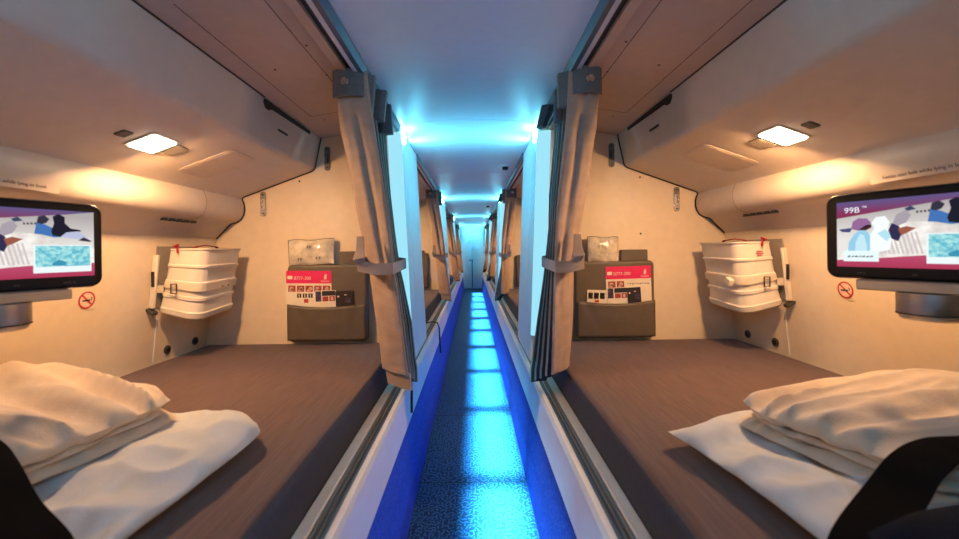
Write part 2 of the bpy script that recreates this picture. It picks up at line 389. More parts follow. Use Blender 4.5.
# ------------------------------------------------------------------ curtains
ROWS = {
 1: [(1.585, .436, .335, 1.30, .385, 1.78), (1.50, .434, .330, 1.305, .380, 1.78), (1.40, .43, .325, 1.32, .368, 1.77), (1.25, .415, .310, 1.33, .352, 1.76), (1.10, .400, .297, 1.345, .340, 1.72),
     (.965, .380, .292, 1.36, .318, 1.68), (.94, .378, .291, 1.36, .316, 1.68), (.86, .380, .289, 1.37, .305, 1.68), (.70, .375, .287, 1.385, .275, 1.65), (.60, .368, .285, 1.395, .250, 1.62), (.563, .366, .284, 1.40, .236, 1.60)],
 -1: [(1.585, .436, .330, 1.30, .372, 1.78), (1.50, .432, .322, 1.305, .370, 1.78), (1.40, .426, .310, 1.32, .362, 1.77), (1.25, .405, .290, 1.33, .350, 1.76), (1.10, .388, .273, 1.345, .328, 1.72),
      (.965, .372, .262, 1.36, .305, 1.68), (.94, .370, .260, 1.36, .303, 1.68), (.86, .362, .250, 1.37, .285, 1.68), (.70, .345, .236, 1.385, .250, 1.66), (.60, .335, .226, 1.395, .232, 1.63), (.563, .332, .221, 1.40, .222, 1.62)]}
for _s in ROWS: ROWS[_s] = [(z, xo, xi, yf, (xb-.012)*(1+.12*min(1, max(0, (z-.60)/.35))/yb)+.012, yb+.12*min(1, max(0, (z-.60)/.35))) for z, xo, xi, yf, xb, yb in ROWS[_s]]
def lerp(a, b, t): return a+(b-a)*t
def curtain(s, label):
    root = thing('curtain', label, 'curtain', (s*.34, 1.45, .45), 'bunk curtains')
    rows = ROWS[s]; O = Vector((s*.34, 1.45, .45))
    # densify rows
    dense = []
    for i in range(len(rows)-1):
        for q in range(9): dense.append([lerp(a, b_, q/9) for a, b_ in zip(rows[i], rows[i+1])])
    dense.append(list(rows[-1]))
    NP = 4
    front = MB(); pl = MB(); fr = []; pr = []
    for ri, (z, xo, xi, yf, xb, yb) in enumerate(dense):
        ring = []; nf = 16
        for i in range(nf+1):
            u = i/nf; x = lerp(xo, xi, u)
            w = .010*math.sin(u*math.pi) + .006*noise.noise((u*3.1+s*4, z*3.3, 1)) + .0035*noise.noise((u*5, z*16, 3+s)) + (.005*noise.noise((u*2.2+z*4, z*34, 9+s)) if z < .93 else .003*noise.noise((u*9, z*7, s)))
            fold = .016*math.exp(-((u-.62+.25*(z-1.2))/.10)**2)*(1 if .95 < z < 1.45 else .25)
            ring.append((s*x + .004*noise.noise((z*5, 2, s)), yf - w + fold + .012*(u < .01) + (1-u)*(.015+.075*min(1, max(0, (1.4-z)/.45))), z))
        fr.append(ring)
        # pleats from the aisle-side edge of the front backwards
        pts = []; bot = (z < .62)
        for j in range(NP*4+1):
            t = j/(NP*4); y = lerp(yf+.004, yb, t); xe = lerp(xi, xb, t)
            ph = (j % 4)
            dx = (0, .012, .055, .014)[ph]
            tl = .015+.075*min(1, max(0, (1.4-z)/.45)); y += dx/abs(xo-xi)*tl*(1-t) + (.006 if dx else 0)*(1-t)
            zz = z - (t*.095 if ri == len(dense)-1 else (t*.05*max(0, (.70-z)/.15) if z < .70 else 0))
            pts.append((s*(xe+dx*(1 if z < 1.5 else .8)) + .0025*noise.noise((j*1.7, z*3, 5+s)), y, zz))
        pr.append(pts)
    loc = lambda rr: [[tuple(Vector(p)-O) for p in r] for r in rr]
    front.loft(loc(fr), cap=False, closed=False)
    o = front.build('lining', 'lining', root, smooth=80)
    so = o.modifiers.new('thick', 'SOLIDIFY'); so.thickness = .004; so.offset = 0
    pl.loft(loc(pr), cap=False, closed=False)
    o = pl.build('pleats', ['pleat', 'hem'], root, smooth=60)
    nn = NP*4
    so = o.modifiers.new('thick', 'SOLIDIFY'); so.thickness = .003; so.offset = 0
    # beige edge tapes down every pleat fold
    for j in range(0, nn+1, 4):
        b = MB(); path = [Vector(r[j])-O for r in pr]
        rings = []
        for p in path: rings.append([(p.x-s*.003, p.y-.003, p.z), (p.x-s*.003, p.y+.003, p.z), (p.x+s*.0035, p.y+.003, p.z), (p.x+s*.0035, p.y-.003, p.z)])
        b.loft(rings); b.build('edge_tape', 'hem', root, smooth=50)
    # header tape with eyelet on the front, hanging flaps on the folds
    z0, xo, xi, yf, xb, yb = rows[0]
    def P(u, z, dy=0): return Vector((s*lerp(xo, xi, u), yf-.012+dy, z))-O
    b = MB(); rings = []
    for z in (1.588, 1.50):
        rings.append([P(-.02, z, .012), P(.2, z, -.005), P(.5, z, -.008), P(.8, z, -.005), P(.94, z, .006), P(.94, z, .012), P(.5, z, -.002), P(-.02, z, .018)])
    b.loft(rings); tape = b.build('header_tape', 'header', root, bevel=.002)
    e = P(.42, 1.545, -.009)
    b = MB(); b.lathe([(.006, 0), (.012, 0), (.013, .002), (.010, .004), (.006, .003)], frame(e, (1, 0, 0), (0, 0, 1)), 20); b.build('eyelet', 'steel', tape, smooth=40)
    fl = ((1.335, .308, .064, .125), (1.46, .296, .070, .112), (1.60, .310, .066, .118)) if s < 0 else ((1.335, .303, .062, .115), (1.47, .318, .050, .120), (1.63, .300, .060, .090))
    for j, (y, xe, w, h) in enumerate(fl):
        rings = []
        for z, k_ in ((1.588, 1), (1.54, 1.1), (1.588-h, 1.0)):
            q = (1.588-z)/h; sl = (.012*q if j < 2 else -.006*q) if s < 0 else (.0 if j < 2 else -.022*q)
            x_ = xe + (sl if j == 2 or s < 0 else 0); ww = w*(1-.35*q) if (s > 0 and j == 2) else w
            rings.append([tuple(Vector((s*xx, yy, z))-O) for xx, yy in ((x_, y), (x_+ww*.5, y-.012*k_), (x_+ww, y), (x_+ww, y+.020), (x_+ww*.5, y+.030*k_), (x_, y+.022))])
        b = MB(); b.loft(rings); b.build('header_flap', 'header', root, bevel=.002)
    # tie band around the gathered middle
    zt = .952; r5 = rows[5]
    xo_, xi_, yf_, xb_, yb_ = r5[1:]
    hull = [(xo_+.008, yf_+.02), (xo_+.004, yf_-.016), (lerp(xo_, xi_, .5), yf_-.026), (xi_-.004, yf_-.016), (xi_-.014, lerp(yf_, yb_, .4)), (xb_-.014, yb_-.02), (xb_+.0, yb_+.014), (xb_+.05, yb_+.012), (xo_+.008, lerp(yf_, yb_, .5))]
    b = MB(); rings = []
    for q, (x, y) in enumerate(hull):
        sag = -.012*(q in (2, 3)) + .010*(q in (0, 8))
        c = Vector((lerp(xo_, xi_, .5), lerp(yf_, yb_, .5))); dvec = (Vector((x, y))-c).normalized()*.004
        rings.append([tuple(Vector((s*(x+ox), y+oy, zt+sag+dz))-O) for ox, oy, dz in ((0, 0, -.019), (dvec.x, dvec.y, -.019), (dvec.x, dvec.y, .019), (0, 0, .019))])
    rings.append(rings[0]); b.loft(rings, cap=False); b.build('tie_band', 'lining', root, smooth=40, weld=False)
    # loose tab beside the tie band
    b = MB(); u0 = .80 if s > 0 else .12
    c = Vector((s*lerp(xo_, xi_, .2 if s > 0 else .06), yf_-.022, .985))-O
    b.loft([[c+Vector((-.012, 0, .065)), c+Vector((.012, 0, .065)), c+Vector((.012, .006, .065)), c+Vector((-.012, .006, .065))],
            [c+Vector((-.014, -.004, .02)), c+Vector((.014, -.004, .02)), c+Vector((.014, .004, .02)), c+Vector((-.014, .004, .02))],
            [c+Vector((-.022, -.014, -.012)), c+Vector((.020, -.018, -.006)), c+Vector((.020, -.008, -.006)), c+Vector((-.022, -.004, -.012))],
            [c+Vector((-.010, -.004, -.030)), c+Vector((.010, -.006, -.026)), c+Vector((.010, .002, -.026)), c+Vector((-.010, .004, -.030))]])
    b.build('tie_tab', 'lining', root, bevel=.002)
    # bottom weights: lower hem folded under the front
    z, xo, xi, yf, xb, yb = rows[-1]
    b = MB(); rings = []
    h0, h1 = (z+.004, z-.055) if s < 0 else (z+.004, z-.006)
    for zz in (h0, h1):
        off = (h0-zz)*.15
        rings.append([tuple(Vector((s*(lerp(xo, xi, u)-off+(0 if s > 0 else -.006)), yf+.004+dy+(1-u)*.09, zz))-O) for u, dy in ((.04, .01), (.06, -.004), (.5, -.010), (.98, -.002), (1., .012), (.5, .006))])
    b.loft(rings); b.build('bottom_hem', 'hem' if s > 0 else 'lining', root, bevel=.002)
    return root
def copy_tree(o, parent=None):
    c = o.copy(); C.objects.link(c)
    if parent: c.parent = parent
    for ch in list(o.children): copy_tree(ch, c)
    return c
for s in (-1, 1):
    r = curtain(s, 'nearest brown curtain tied back on the %s side of the aisle' % SIDE[s])
    for k, w in ((1, 'second'), (2, 'third'), (3, 'farthest')):
        c = copy_tree(r); c.location.y += PITCH*k - (.05 if k else 0)
        c['label'] = '%s curtain down the %s side of the aisle, counted from the front' % (w, SIDE[s])

# ------------------------------------------------------------------ bulkhead pads, cards, packets, hooks
def pad(s, k):
    y = BULK[k]; t = thing('backrest_pad', ('taupe leather pad with pocket on the nearest %s bulkhead' % SIDE[s]) if k == 1 else 'dark pad on the bulkhead of the %s %s bunk' % ({2: 'second', 3: 'third'}[k], SIDE[s]), 'pad', (s*.69, y, .565), 'bulkhead pads')
    X0, X1 = -.195, .185
    b = MB(); mt = frame((0, -.004, 0), (1, 0, 0), (0, 0, 1))
    x0, x1 = (X0, X1) if s > 0 else (-X1, -X0)
    b.ext(rrect(x0, x1, .006, .375, .022), mt, .042)
    b.build('cushion', 'pad', t, bevel=.012, bseg=4)
    # pocket: bowed leather panel with sagging open top
    b = MB()
    def pk(u, v):
        x = lerp(x0+.004, x1-.004, u); zt = .186-.014*math.sin(u*math.pi)
        z = lerp(.016, zt, v)
        bow = .016*max(0, math.sin(u*math.pi))**.55*(.45+.55*v) + .003*noise.noise((u*4+s, v*3, k))*math.sin(u*math.pi)
        crease = -.006*math.exp(-((u-.12-.22*(1-v))/.05)**2)*v - .006*math.exp(-((u-.90+.10*(1-v))/.05)**2)*v
        return (x, -.0555-bow-crease, z)
    b.grid(pk, 30, 14); o = b.build('pocket', 'pad', t, smooth=80)
    so = o.modifiers.new('thick', 'SOLIDIFY'); so.thickness = .004; so.offset = 0
    b = MB(); b.tube([pk(i/20, 1) for i in range(21)], .003, 6); b.build('pocket_welt', 'pad', t, smooth=80)
    # upper strap block behind the pad
    b = MB()
    if s > 0: b.box(.035, .165, -.022, -.002, .30, .428)
    else: b.box(.060, .150, -.022, -.002, .30, .436); b.box(.108, .19, -.030, -.002, .33, .405)
    b.build('upper_flap', 'pad', t, bevel=.005)
    return t
for s in (-1, 1):
    for k in (1, 2, 3): pad(s, k)

YC = 1.95-.0475     # plane of the cards
def card(s):
    x0 = .645 if s > 0 else -.880
    t = thing('safety_card', 'magenta and cream safety card in the %s pad pocket' % SIDE[s], 'card', (x0, YC, .70), 'safety cards')
    W, H = .215, .212
    mt = frame((0, 0, 0), (1, 0, 0), (0, 0, 1)) @ Matrix.Rotation(math.radians(-.8 if s < 0 else 1.2), 4, 'Z')
    b = MB(); b.ext([(0, 0), (W, 0), (W, H), (0, H)], mt, .0012); sheet = b.build('sheet', 'paper', t)
    up = mt @ Matrix.Translation((0, 0, .0013))
    b = MB(); b.ext([(0, H-.060), (W, H-.060), (W, H), (0, H)], up, .0003); band = b.build('header_band', 'magenta', t)
    up2 = mt @ Matrix.Translation((0, 0, .0018))
    text('card_title', 'B777-300', up2 @ Matrix.Translation((.036, H-.042, 0)), .021, 'paper', band)
    text('card_brand', 'Emirates', up2 @ Matrix.Translation((W-.030, H-.052, 0)), .011, 'paper', band, 'CENTER')
    b = MB()
    b.ext(rrect(.006, .030, H-.040, H-.024, .004), up2, .0003)
    for q in range(4):
        b.ext([(W-.036+q*.003, H-.040), (W-.032+q*.003, H-.040), (W-.029+q*.002, H-.020+.003*(q % 2)), (W-.031+q*.002, H-.018+.003*(q % 2))], up2, .0003)
    b.build('card_emblem', 'paper', band)
    b = MB()
    n = 5 if s < 0 else 2
    for q in range(n):
        x = .010+q*.041; b.ext([(x, H-.100), (x+.035, H-.100), (x+.035, H-.070), (x, H-.070)], up, .0003)
    b.build('picture_row', 'inkred', sheet)
    b = MB()
    for q in range(n):
        x = .010+q*.041
        b.ext(circ(x+.016+.004*(q % 3), H-.085, .009, 10), up2, .0003); b.ext([(x+.004, H-.097), (x+.020, H-.097), (x+.026, H-.082), (x+.014, H-.084)], up2, .0003)
    b.build('picture_figures', 'skinink', sheet)
    if s < 0:
        b = MB()
        for q in range(3):
            x = .052+q*.027; b.ext([(x, H-.128), (x+.020, H-.128), (x+.020, H-.108), (x, H-.108)], up, .0003)
        b.build('picture_squares', 'ink', sheet)
        b = MB()
        for q in range(3):
            x = .052+q*.027; b.ext([(x+.009, H-.127), (x+.012, H-.127), (x+.012, H-.109), (x+.007, H-.112)], up2, .0003)
        b.build('square_figures', 'paper', sheet)
        b = MB(); b.ext([(.085, H-.152), (.106, H-.152), (.106, H-.134), (.085, H-.134)], up, .0003); b.build('red_square', 'signred', sheet)
    else:
        b = MB()
        for q in range(9): b.ext([(.100+q*.012, H-.082-.004*(q % 3)), (.108+q*.012, H-.086), (.110+q*.012, H-.084), (.102+q*.012, H-.079)], up, .0003)
        b.build('sketch_line', 'vent', sheet)
    return t
card(-1); card(1)
def leaflet(s, name, label, x, z, w, h, back, pics, rot=0, dy=0):
    t = thing(name, label, 'leaflet', (x, YC-.002-dy, z), None)
    mt = frame((0, 0, 0), (1, 0, 0), (0, 0, 1)) @ Matrix.Rotation(math.radians(rot), 4, 'Z')
    b = MB(); b.ext(rrect(0, w, 0, h, .004), mt, .001); sheet = b.build('sheet', back, t)
    for i, (x0, x1, y0, y1, m) in enumerate(pics):
        b = MB(); b.ext([(x0*w, y0*h), (x1*w, y0*h), (x1*w, y1*h), (x0*w, y1*h)], mt @ Matrix.Translation((0, 0, .0011)), .0003+.0003*(i % 3)); b.build('picture', m, sheet)
    return t
PICS = [(.03, .30, .10, .95, 'inkpic'), (.34, .97, .55, .95, 'ink'), (.36, .64, .10, .50, 'inkred'), (.68, .95, .10, .50, 'inkred'), (.44, .52, .18, .40, 'skinink'), (.76, .86, .18, .42, 'skinink')]
P2 = [(.03, .97, .05, .95, 'ink'), (.10, .22, .52, .72, 'skinink'), (.50, .64, .66, .80, 'skinink'), (.36, .46, .24, .44, 'inkred'), (.55, .9, .1, .5, 'inkpic')]
leaflet(-1, 'photo_leaflet', 'leaflet with a grid of small photos in the left pocket', -.738, .700, .100, .115, 'paper', [(a, b_, .5+c/2, .5+d/2, m) for a, b_, c, d, m in PICS], 2, .001)
leaflet(-1, 'dark_leaflet', 'black leaflet at the right end of the left pocket', -.640, .700, .084, .112, 'ink', [(a, b_, .45+c*.55, .45+d*.5, m) for a, b_, c, d, m in P2], 2, .0025)
leaflet(1, 'photo_leaflet', 'leaflet with a grid of small photos before the right safety card', .650, .700, .098, .112, 'paper', [(a, b_, .5+c/2, .5+d/2, m) for a, b_, c, d, m in PICS], 2, .001)
leaflet(1, 'dark_leaflet', 'black leaflet at the middle of the right pocket', .746, .700, .064, .112, 'ink', [(a, b_, .45+c*.55, .45+d*.5, m) for a, b_, c, d, m in P2], 3, .0025)
leaflet(1, 'white_leaflet', 'white leaflet with three dark figure pictures in the right pocket', .548, .695, .092, .110, 'paper', [(.06+.30*q, .30+.30*q, .62, .88, 'ink') for q in range(3)]+[(.15+.30*q, .20+.30*q, .64, .86, 'paper') for q in range(3)]+[(.40, .62, .46, .56, 'signred')], -2, .002)

def packet(s):
    x0, x1 = (-.868, -.652) if s < 0 else (.560, .706)
    t = thing('wrapped_packet', 'clear plastic wrapped packet on top of the %s bulkhead pad' % SIDE[s], 'packet', ((x0+x1)/2, 1.912, .936), 'wrapped packets')
    w = (x1-x0)/2; H = .120
    b = MB()
    def side(sg):
        def fn(u, v):
            a = (u-.5)*2; c = (v-.5)*2
            th = .016*max(0, (1-abs(a)**3)*(1-abs(c)**3))**.6 + .003*noise.noise((u*6, v*5, s*3+sg))+.002*noise.noise((u*15, v*12, s))
            return (w*a*(1+.02*c), sg*max(th, .0006), H*v + (.006*u if s < 0 else -.004*u) + .003*math.sin(u*9))
        return fn
    b.grid(side(-1), 36, 24); b.grid(side(1), 36, 24); b.build('wrap', 'wrap', t, smooth=60)
    b = MB()
    edge = [side(-1)(u, v) for u, v in [(0, q/6) for q in range(7)]+[(q/10, 1) for q in range(11)]]
    b.tube([(p[0], p[1]-.001, p[2]) for p in edge], .0016, 5); b.build('seam', 'vent', t, smooth=80)
    if s < 0:
        b = MB()
        for q, (cx, cz) in enumerate(((-.055, .030), (-.043, .030), (.03, .036), (.045, .036), (.0, .088), (-.012, .088))):
            b.obox(Matrix.Translation((cx, -.019, cz)), .003, .0012, .006)
        b.build('print', 'vent', t)
packet(-1); packet(1)

def hook(s, x, z0, z1, which, m):
    t = thing('coat_hook', '%s on the %s bulkhead' % (which, SIDE[s]), 'hook', (s*x, 1.9495, (z0+z1)/2), 'coat hooks')
    h = (z1-z0)/2; F = frame((0, 0, 0), (1, 0, 0), (0, 0, 1))
    b = MB(); b.ext(rrect(-.014, .014, -h, h, .012), F, .005); plate = b.build('plate', m, t, bevel=.0015)
    b = MB(); b.ext(rrect(-.008, .008, -h*.45, h*.40, .007), F @ Matrix.Translation((0, 0, .005)), .0012); b.build('recess', 'lens' if m != 'steel' else 'paper', plate)
    b = MB(); b.lathe([(0, 0), (.004, 0), (.004, .002), (0, .003)], frame((0, -.005, h-.014), (1, 0, 0), (0, 0, 1)), 10); b.lathe([(0, 0), (.004, 0), (.004, .002), (0, .003)], frame((0, -.005, -h+.014), (1, 0, 0), (0, 0, 1)), 10); b.build('screw', 'lens', plate)
    b = MB(); b.tube([(0, -.006, h*.3), (0, -.016, h*.1), (0, -.018, -h*.2), (0, -.014, -h*.32)], .0035, 8, up=Vector((1, 0, 0))); b.build('prong', m, t, smooth=60)
for s in (-1, 1):
    hook(s, .692, 1.395, 1.512, 'dark upper slim coat hook nearer the curtain', 'chan')
    hook(s, 1.006, 1.176, 1.295, 'silver lower coat hook below the soffit', 'steel')
# little screws in the bulkheads and ceilings
def screw(p, n, which, r=.005):
    b = MB(); z = Vector(n).normalized(); x = z.orthogonal().normalized(); 
    b.lathe([(0, 0), (r, 0), (r*.9, .0015), (0, .002)], frame((0, 0, 0), x, z.cross(x)), 10); o = b.build('screw', 'lens', None); o.location = p
    tag(o, which, 'screw', 'panel screws')
screw((-.83, 1.9495, 1.345), (0, -1, 0), 'tiny dark screw between the two left coat hooks')
screw((.83, 1.9495, 1.345), (0, -1, 0), 'tiny dark screw between the two right coat hooks')
screw((.83, 1.9495, 1.07), (0, -1, 0), 'tiny dark screw above the right bulkhead pad')
cn = lambda s: (-s*.048, 0, -.296)
for s in (-1, 1):
    for i, (x, y) in enumerate(((.46, 1.15), (.47, 1.34), (.50, 1.72), (.62, 1.72), (.60, 1.25))):
        screw((s*x, y, 1.600-.048*(x-.424)/.296-.0003), cn(s), 'tiny dark screw in the bunk ceiling on the %s side' % SIDE[s], .004)
    b = MB()
    zc = lambda x: 1.600-.048*(x-.424)/.296
    for x, ya, yb in ((.470, -.1, 1.66), (.655, .9, 1.66)):
        b.add([(s*(x-.0012), ya, zc(x-.0012)-.0006), (s*(x+.0012), ya, zc(x+.0012)-.0006), (s*(x+.0012), yb, zc(x+.0012)-.0006), (s*(x-.0012), yb, zc(x-.0012)-.0006)], [(0, 1, 2, 3)])
    b.add([(s*.47, 1.66, zc(.47)-.0006), (s*.655, 1.66, zc(.655)-.0006), (s*.655, 1.663, zc(.655)-.0006), (s*.47, 1.663, zc(.47)-.0006)], [(0, 1, 2, 3)])
    struct(b.build('trim_%s_ceiling_seam' % SIDE[s], 'dark'))

# ------------------------------------------------------------------ white kit cases on the side walls
def kit(s):
    O = Vector((s*1.165, 1.72, .87))
    t = thing('equipment_case', 'white ribbed plastic case strapped to the %s side wall bracket' % SIDE[s], 'case', O, 'white equipment cases')
    def ring(z, gx=0, rc=.030, shrink=0, lift=0):
        # plan outline: wall side x=+, aisle side x=-; near y=-, far y=+
        f = (z+.15)/.30                                   # 0 bottom .. 1 top
        xa = -.066-.034*f-gx+shrink; xw = .083-.050*f-shrink; yn = -.122-gx+shrink; yf = .112+.020*f+gx-shrink
        pts = []
        for i in range(7):                                # rounded near aisle corner
            a = math.radians(180+90*i/6); r = rc+.018; pts.append((xa+r+r*math.cos(a), yn+r+r*math.sin(a)))
        for i in range(4):
            a = math.radians(270+90*i/3); r = .012; pts.append((xw-r+r*math.cos(a), yn+r+r*math.sin(a)))
        pts += [(xw, yf)]
        for i in range(4):
            a = math.radians(90+90*i/3); r = .014; pts.append((xa+r+r*math.cos(a), yf-r+r*math.sin(a)))
        tilt = lambda x, y: z + lift + (1-f)*(.040*(x-xa)/(xw-xa) + .018*(y-yn)/(yf-yn))
        return [(s*x, y, tilt(x, y)) for x, y in pts]
    b = MB(); R = []
    prof = [(-.150, -.022), (-.146, -.006), (-.138, .004), (-.118, .007), (-.112, .002), (-.070, -.001), (-.066, .004), (-.055, .004), (-.050, -.002), (-.010, -.002), (.0, .003), (.008, .003), (.012, -.001), (.064, 0.0), (.070, .005), (.078, .005), (.082, .001), (.140, .002), (.144, .006), (.150, .006)]
    for z, g in prof: R.append(ring(z, g))
    b.loft(R, cap=False); n = len(R[0])
    b.add(R[0], [tuple(range(n))])
    b.loft([ring(.150, .006), ring(.150, -.004), ring(.12, -.006)], cap=False)
    q = ring(.12, -.006); b.use(1).add(q, [tuple(range(n))])
    b.build('shell', ['white_kit', 'dark'], t, smooth=38)
    # red handle strap arched over the opening and red pull tab
    b = MB(); b.tube([(s*-.02, .10, .13), (s*-.03, .07, .158), (s*-.03, .0, .164), (s*-.02, -.05, .158), (s*.0, -.08, .13)], .007, 8, .35); b.build('handle', 'red', t, smooth=70)
    b = MB(); b.tube([(s*.02, -.10, .12), (s*.005, -.118, .156), (s*-.005, -.134, .150), (s*-.008, -.136, .132)], .007, 8, .4, up=Vector((1, 0, 0))); b.tube([(s*.022, -.11, .145), (s*.007, -.115, .166), (s*.018, -.128, .157)], .006, 6, .5); b.build('pull_tab', 'red', t, smooth=70)
    # webbing belt around the case
    b = MB(); rr = []
    o1, o2 = ring(-.026, .006), ring(.004, .006); i1, i2 = ring(-.026, .003), ring(.004, .003)
    m_ = len(o1)
    fs = []; vs = o1+o2+i2+i1
    rings = [o1, o2, i2, i1, o1]
    b.loft(rings, cap=False); belt = b.build('belt', 'strap', t, smooth=40)
    b = MB(); b.loft([[(s*x, y, z) for y, z in ((-.126, -.026), (-.122, -.026), (-.122, .004), (-.126, .004))] for x in (.060, .098)]); b.build('belt_tail', 'strap', belt)
    b = MB(); F = frame((s*.008, -.1375, -.009), (1, 0, 0), (0, 0, 1))
    def hollow(b, w, h, tk, F, d):
        b.ext([(-w, -h), (w, -h), (w, -h+tk), (-w, -h+tk)], F, d); b.ext([(-w, h-tk), (w, h-tk), (w, h), (-w, h)], F, d)
        b.ext([(-w, -h+tk), (-w+tk, -h+tk), (-w+tk, h-tk), (-w, h-tk)], F, d); b.ext([(w-tk, -h+tk), (w, -h+tk), (w, h-tk), (w-tk, h-tk)], F, d)
    hollow(b, .0125, .020, .003, F, .003); b.build('buckle', 'ink', belt)
    b = MB(); b.tube([(s*.006, -.138, -.03), (s*.002, -.139, -.038), (s*-.002, -.139, -.032)], .0018, 6); b.build('clip', 'steel', belt)
    if s > 0:
        b = MB(); b.obox(Matrix.Translation((-.098, -.070, -.012)) @ Matrix.Rotation(.5, 4, 'X'), .010, .016, .014); b.build('belt_clip', 'white_kit', belt, bevel=.003)
        b = MB(); F = frame((-.012, -.1275, .110), (1, 0, 0), (0, 0, 1))
        for q, w in enumerate((.012, .016, .010)): b.ext([(-w, -q*.008), (w, -q*.008), (w, .003-q*.008), (-w, .003-q*.008)], F, .0006)
        b.build('red_print', 'signred', t)
    else:
        b = MB()
        for y in (-.01, .03): b.lathe([(0, 0), (.005, 0), (.005, .003), (0, .004)], frame((.1035, y, -.01), (0, 1, 0), (0, 0, 1)), 12)
        b.build('snap', 'steel', belt)
    # bracket
    t2 = thing('wall_bracket', 'cream and grey bracket carrying the white case on the %s side wall' % SIDE[s], 'bracket', (s*1.262, 1.70, .87), 'case brackets')
    wl = lambda z: 1.290-(z-.56)*(.052/.515)-1.262     # side wall x relative to bracket origin
    b = MB(); rings = []
    for z in (-.085, .125):
        x = wl(z+.87)-.001
        rings.append([(s*x, -.130, z), (s*(x-.020), -.130, z), (s*(x-.020), -.117, z), (s*x, -.117, z)])
    b.loft(rings); b.build('post', 'white_kit', t2, bevel=.003)
    b = MB(); rings = []
    for z, y1 in ((-.085, .12), (.16, .12)):
        x = wl(z+.87)-.001
        rings.append([(s*x, -.116, z), (s*(x-.004), -.116, z), (s*(x-.004), y1, z), (s*x, y1, z)])
    b.loft(rings); b.build('back_plate', 'grey', t2)
    b = MB(); b.obox(Matrix.Translation((s*(wl(.89)-.013), -.1305, .03)), .004, .006, .03); b.build('slot', 'ink', t2)
    # dark foot at the lower near corner
    b = MB(); b.loft([[(s*.012, -.140, -.080), (s*-.022, -.140, -.100), (s*-.022, -.112, -.100), (s*.012, -.112, -.080)], [(s*.012, -.140, -.090), (s*-.020, -.140, -.112), (s*-.020, -.112, -.112), (s*.012, -.112, -.090)]]); b.build('foot', 'lens', t2, bevel=.002)
kit(-1); kit(1)
# sockets low on the side walls, wall panel seam
for s in (-1, 1):
    for i, (y, z) in enumerate(((1.69, .595), (1.86, .594))):
        x = 1.290-(z-.56)*(.052/.515)
        t = thing('wall_socket', '%s round black socket low on the %s side wall' % (('nearer', 'farther')[i], SIDE[s]), 'socket', (s*(x-.0005), y, z), 'round wall sockets')
        F = frame((0, 0, 0), (0, 1, 0), (0, 0, 1)) if s < 0 else frame((0, 0, 0), (0, -1, 0), (0, 0, 1))
        b = MB(); b.lathe([(0, 0), (.019, 0), (.018, .004), (.013, .005), (0, .005)], F, 24); b.build('ring', 'lens', t, smooth=40)
        b = MB(); b.lathe([(0, .005), (.011, .005), (.010, .007), (0, .007)], F, 20); b.build('cap', 'black', t, smooth=40)
    b = MB(); rings = []
    for z in (.56, .74):
        x = 1.290-(z-.56)*(.052/.515)
        rings.append([(s*x, 1.617, z), (s*(x-.002), 1.617, z), (s*(x-.002), 1.621, z), (s*x, 1.621, z)])
    b.loft(rings); struct(b.build('trim_%s_wall_seam' % SIDE[s], 'panel'))

# ------------------------------------------------------------------ monitors
SCOL = {}
def sm(r, g, b_, st=1.):
    k = (r, g, b_)
    if k not in SCOL: SCOL[k] = emit('screen_%02x%02x%02x' % k, srgb(r, g, b_), 1.05)
    return SCOL[k]
def gradmat(name, axis, c0, c1, noise_amt=0, wave=None):
    m = bpy.data.materials.new(name); m.use_nodes = True; nt = m.node_tree; N = nt.nodes; L = nt.links; N.remove(N['Principled BSDF'])
    tc = N.new('ShaderNodeTexCoord'); r = N.new('ShaderNodeValToRGB'); r.color_ramp.elements[0].color = (*srgb(*c0), 1); r.color_ramp.elements[1].color = (*srgb(*c1), 1)
    if wave:
        w = N.new('ShaderNodeTexNoise'); w.inputs['Scale'].default_value = wave; w.inputs['Detail'].default_value = 5
        L.new(tc.outputs['Object'], w.inputs['Vector']); L.new(w.outputs['Fac'], r.inputs['Fac']); r.color_ramp.elements[0].position = .38; r.color_ramp.elements[1].position = .62
    else:
        sx = N.new('ShaderNodeSeparateXYZ'); L.new(tc.outputs['Object'], sx.inputs[0])
        mr = N.new('ShaderNodeMapRange'); mr.inputs['From Min'].default_value = axis[1]; mr.inputs['From Max'].default_value = axis[2]
        L.new(sx.outputs[axis[0]], mr.inputs['Value']); L.new(mr.outputs[0], r.inputs['Fac'])
    e = N.new('ShaderNodeEmission'); e.inputs[1].default_value = 1.05; L.new(r.outputs[0], e.inputs[0]); L.new(e.outputs[0], N['Material Output'].inputs[0])
    return m
G_top = gradmat('screen_purple_to_red', ('Z', .115, .143), (136, 50, 84), (96, 86, 136))
G_sky = gradmat('screen_grey_sky', ('Z', .06, .13), (232, 228, 222), (176, 168, 168))
G_pink = gradmat('screen_pink', ('Z', .0, .03), (172, 56, 88), (192, 80, 112))
G_turq = gradmat('screen_turquoise', None, (98, 184, 204), (172, 230, 230), wave=150)
G_dune = gradmat('screen_dune', None, (214, 204, 198), (250, 246, 240), wave=34)
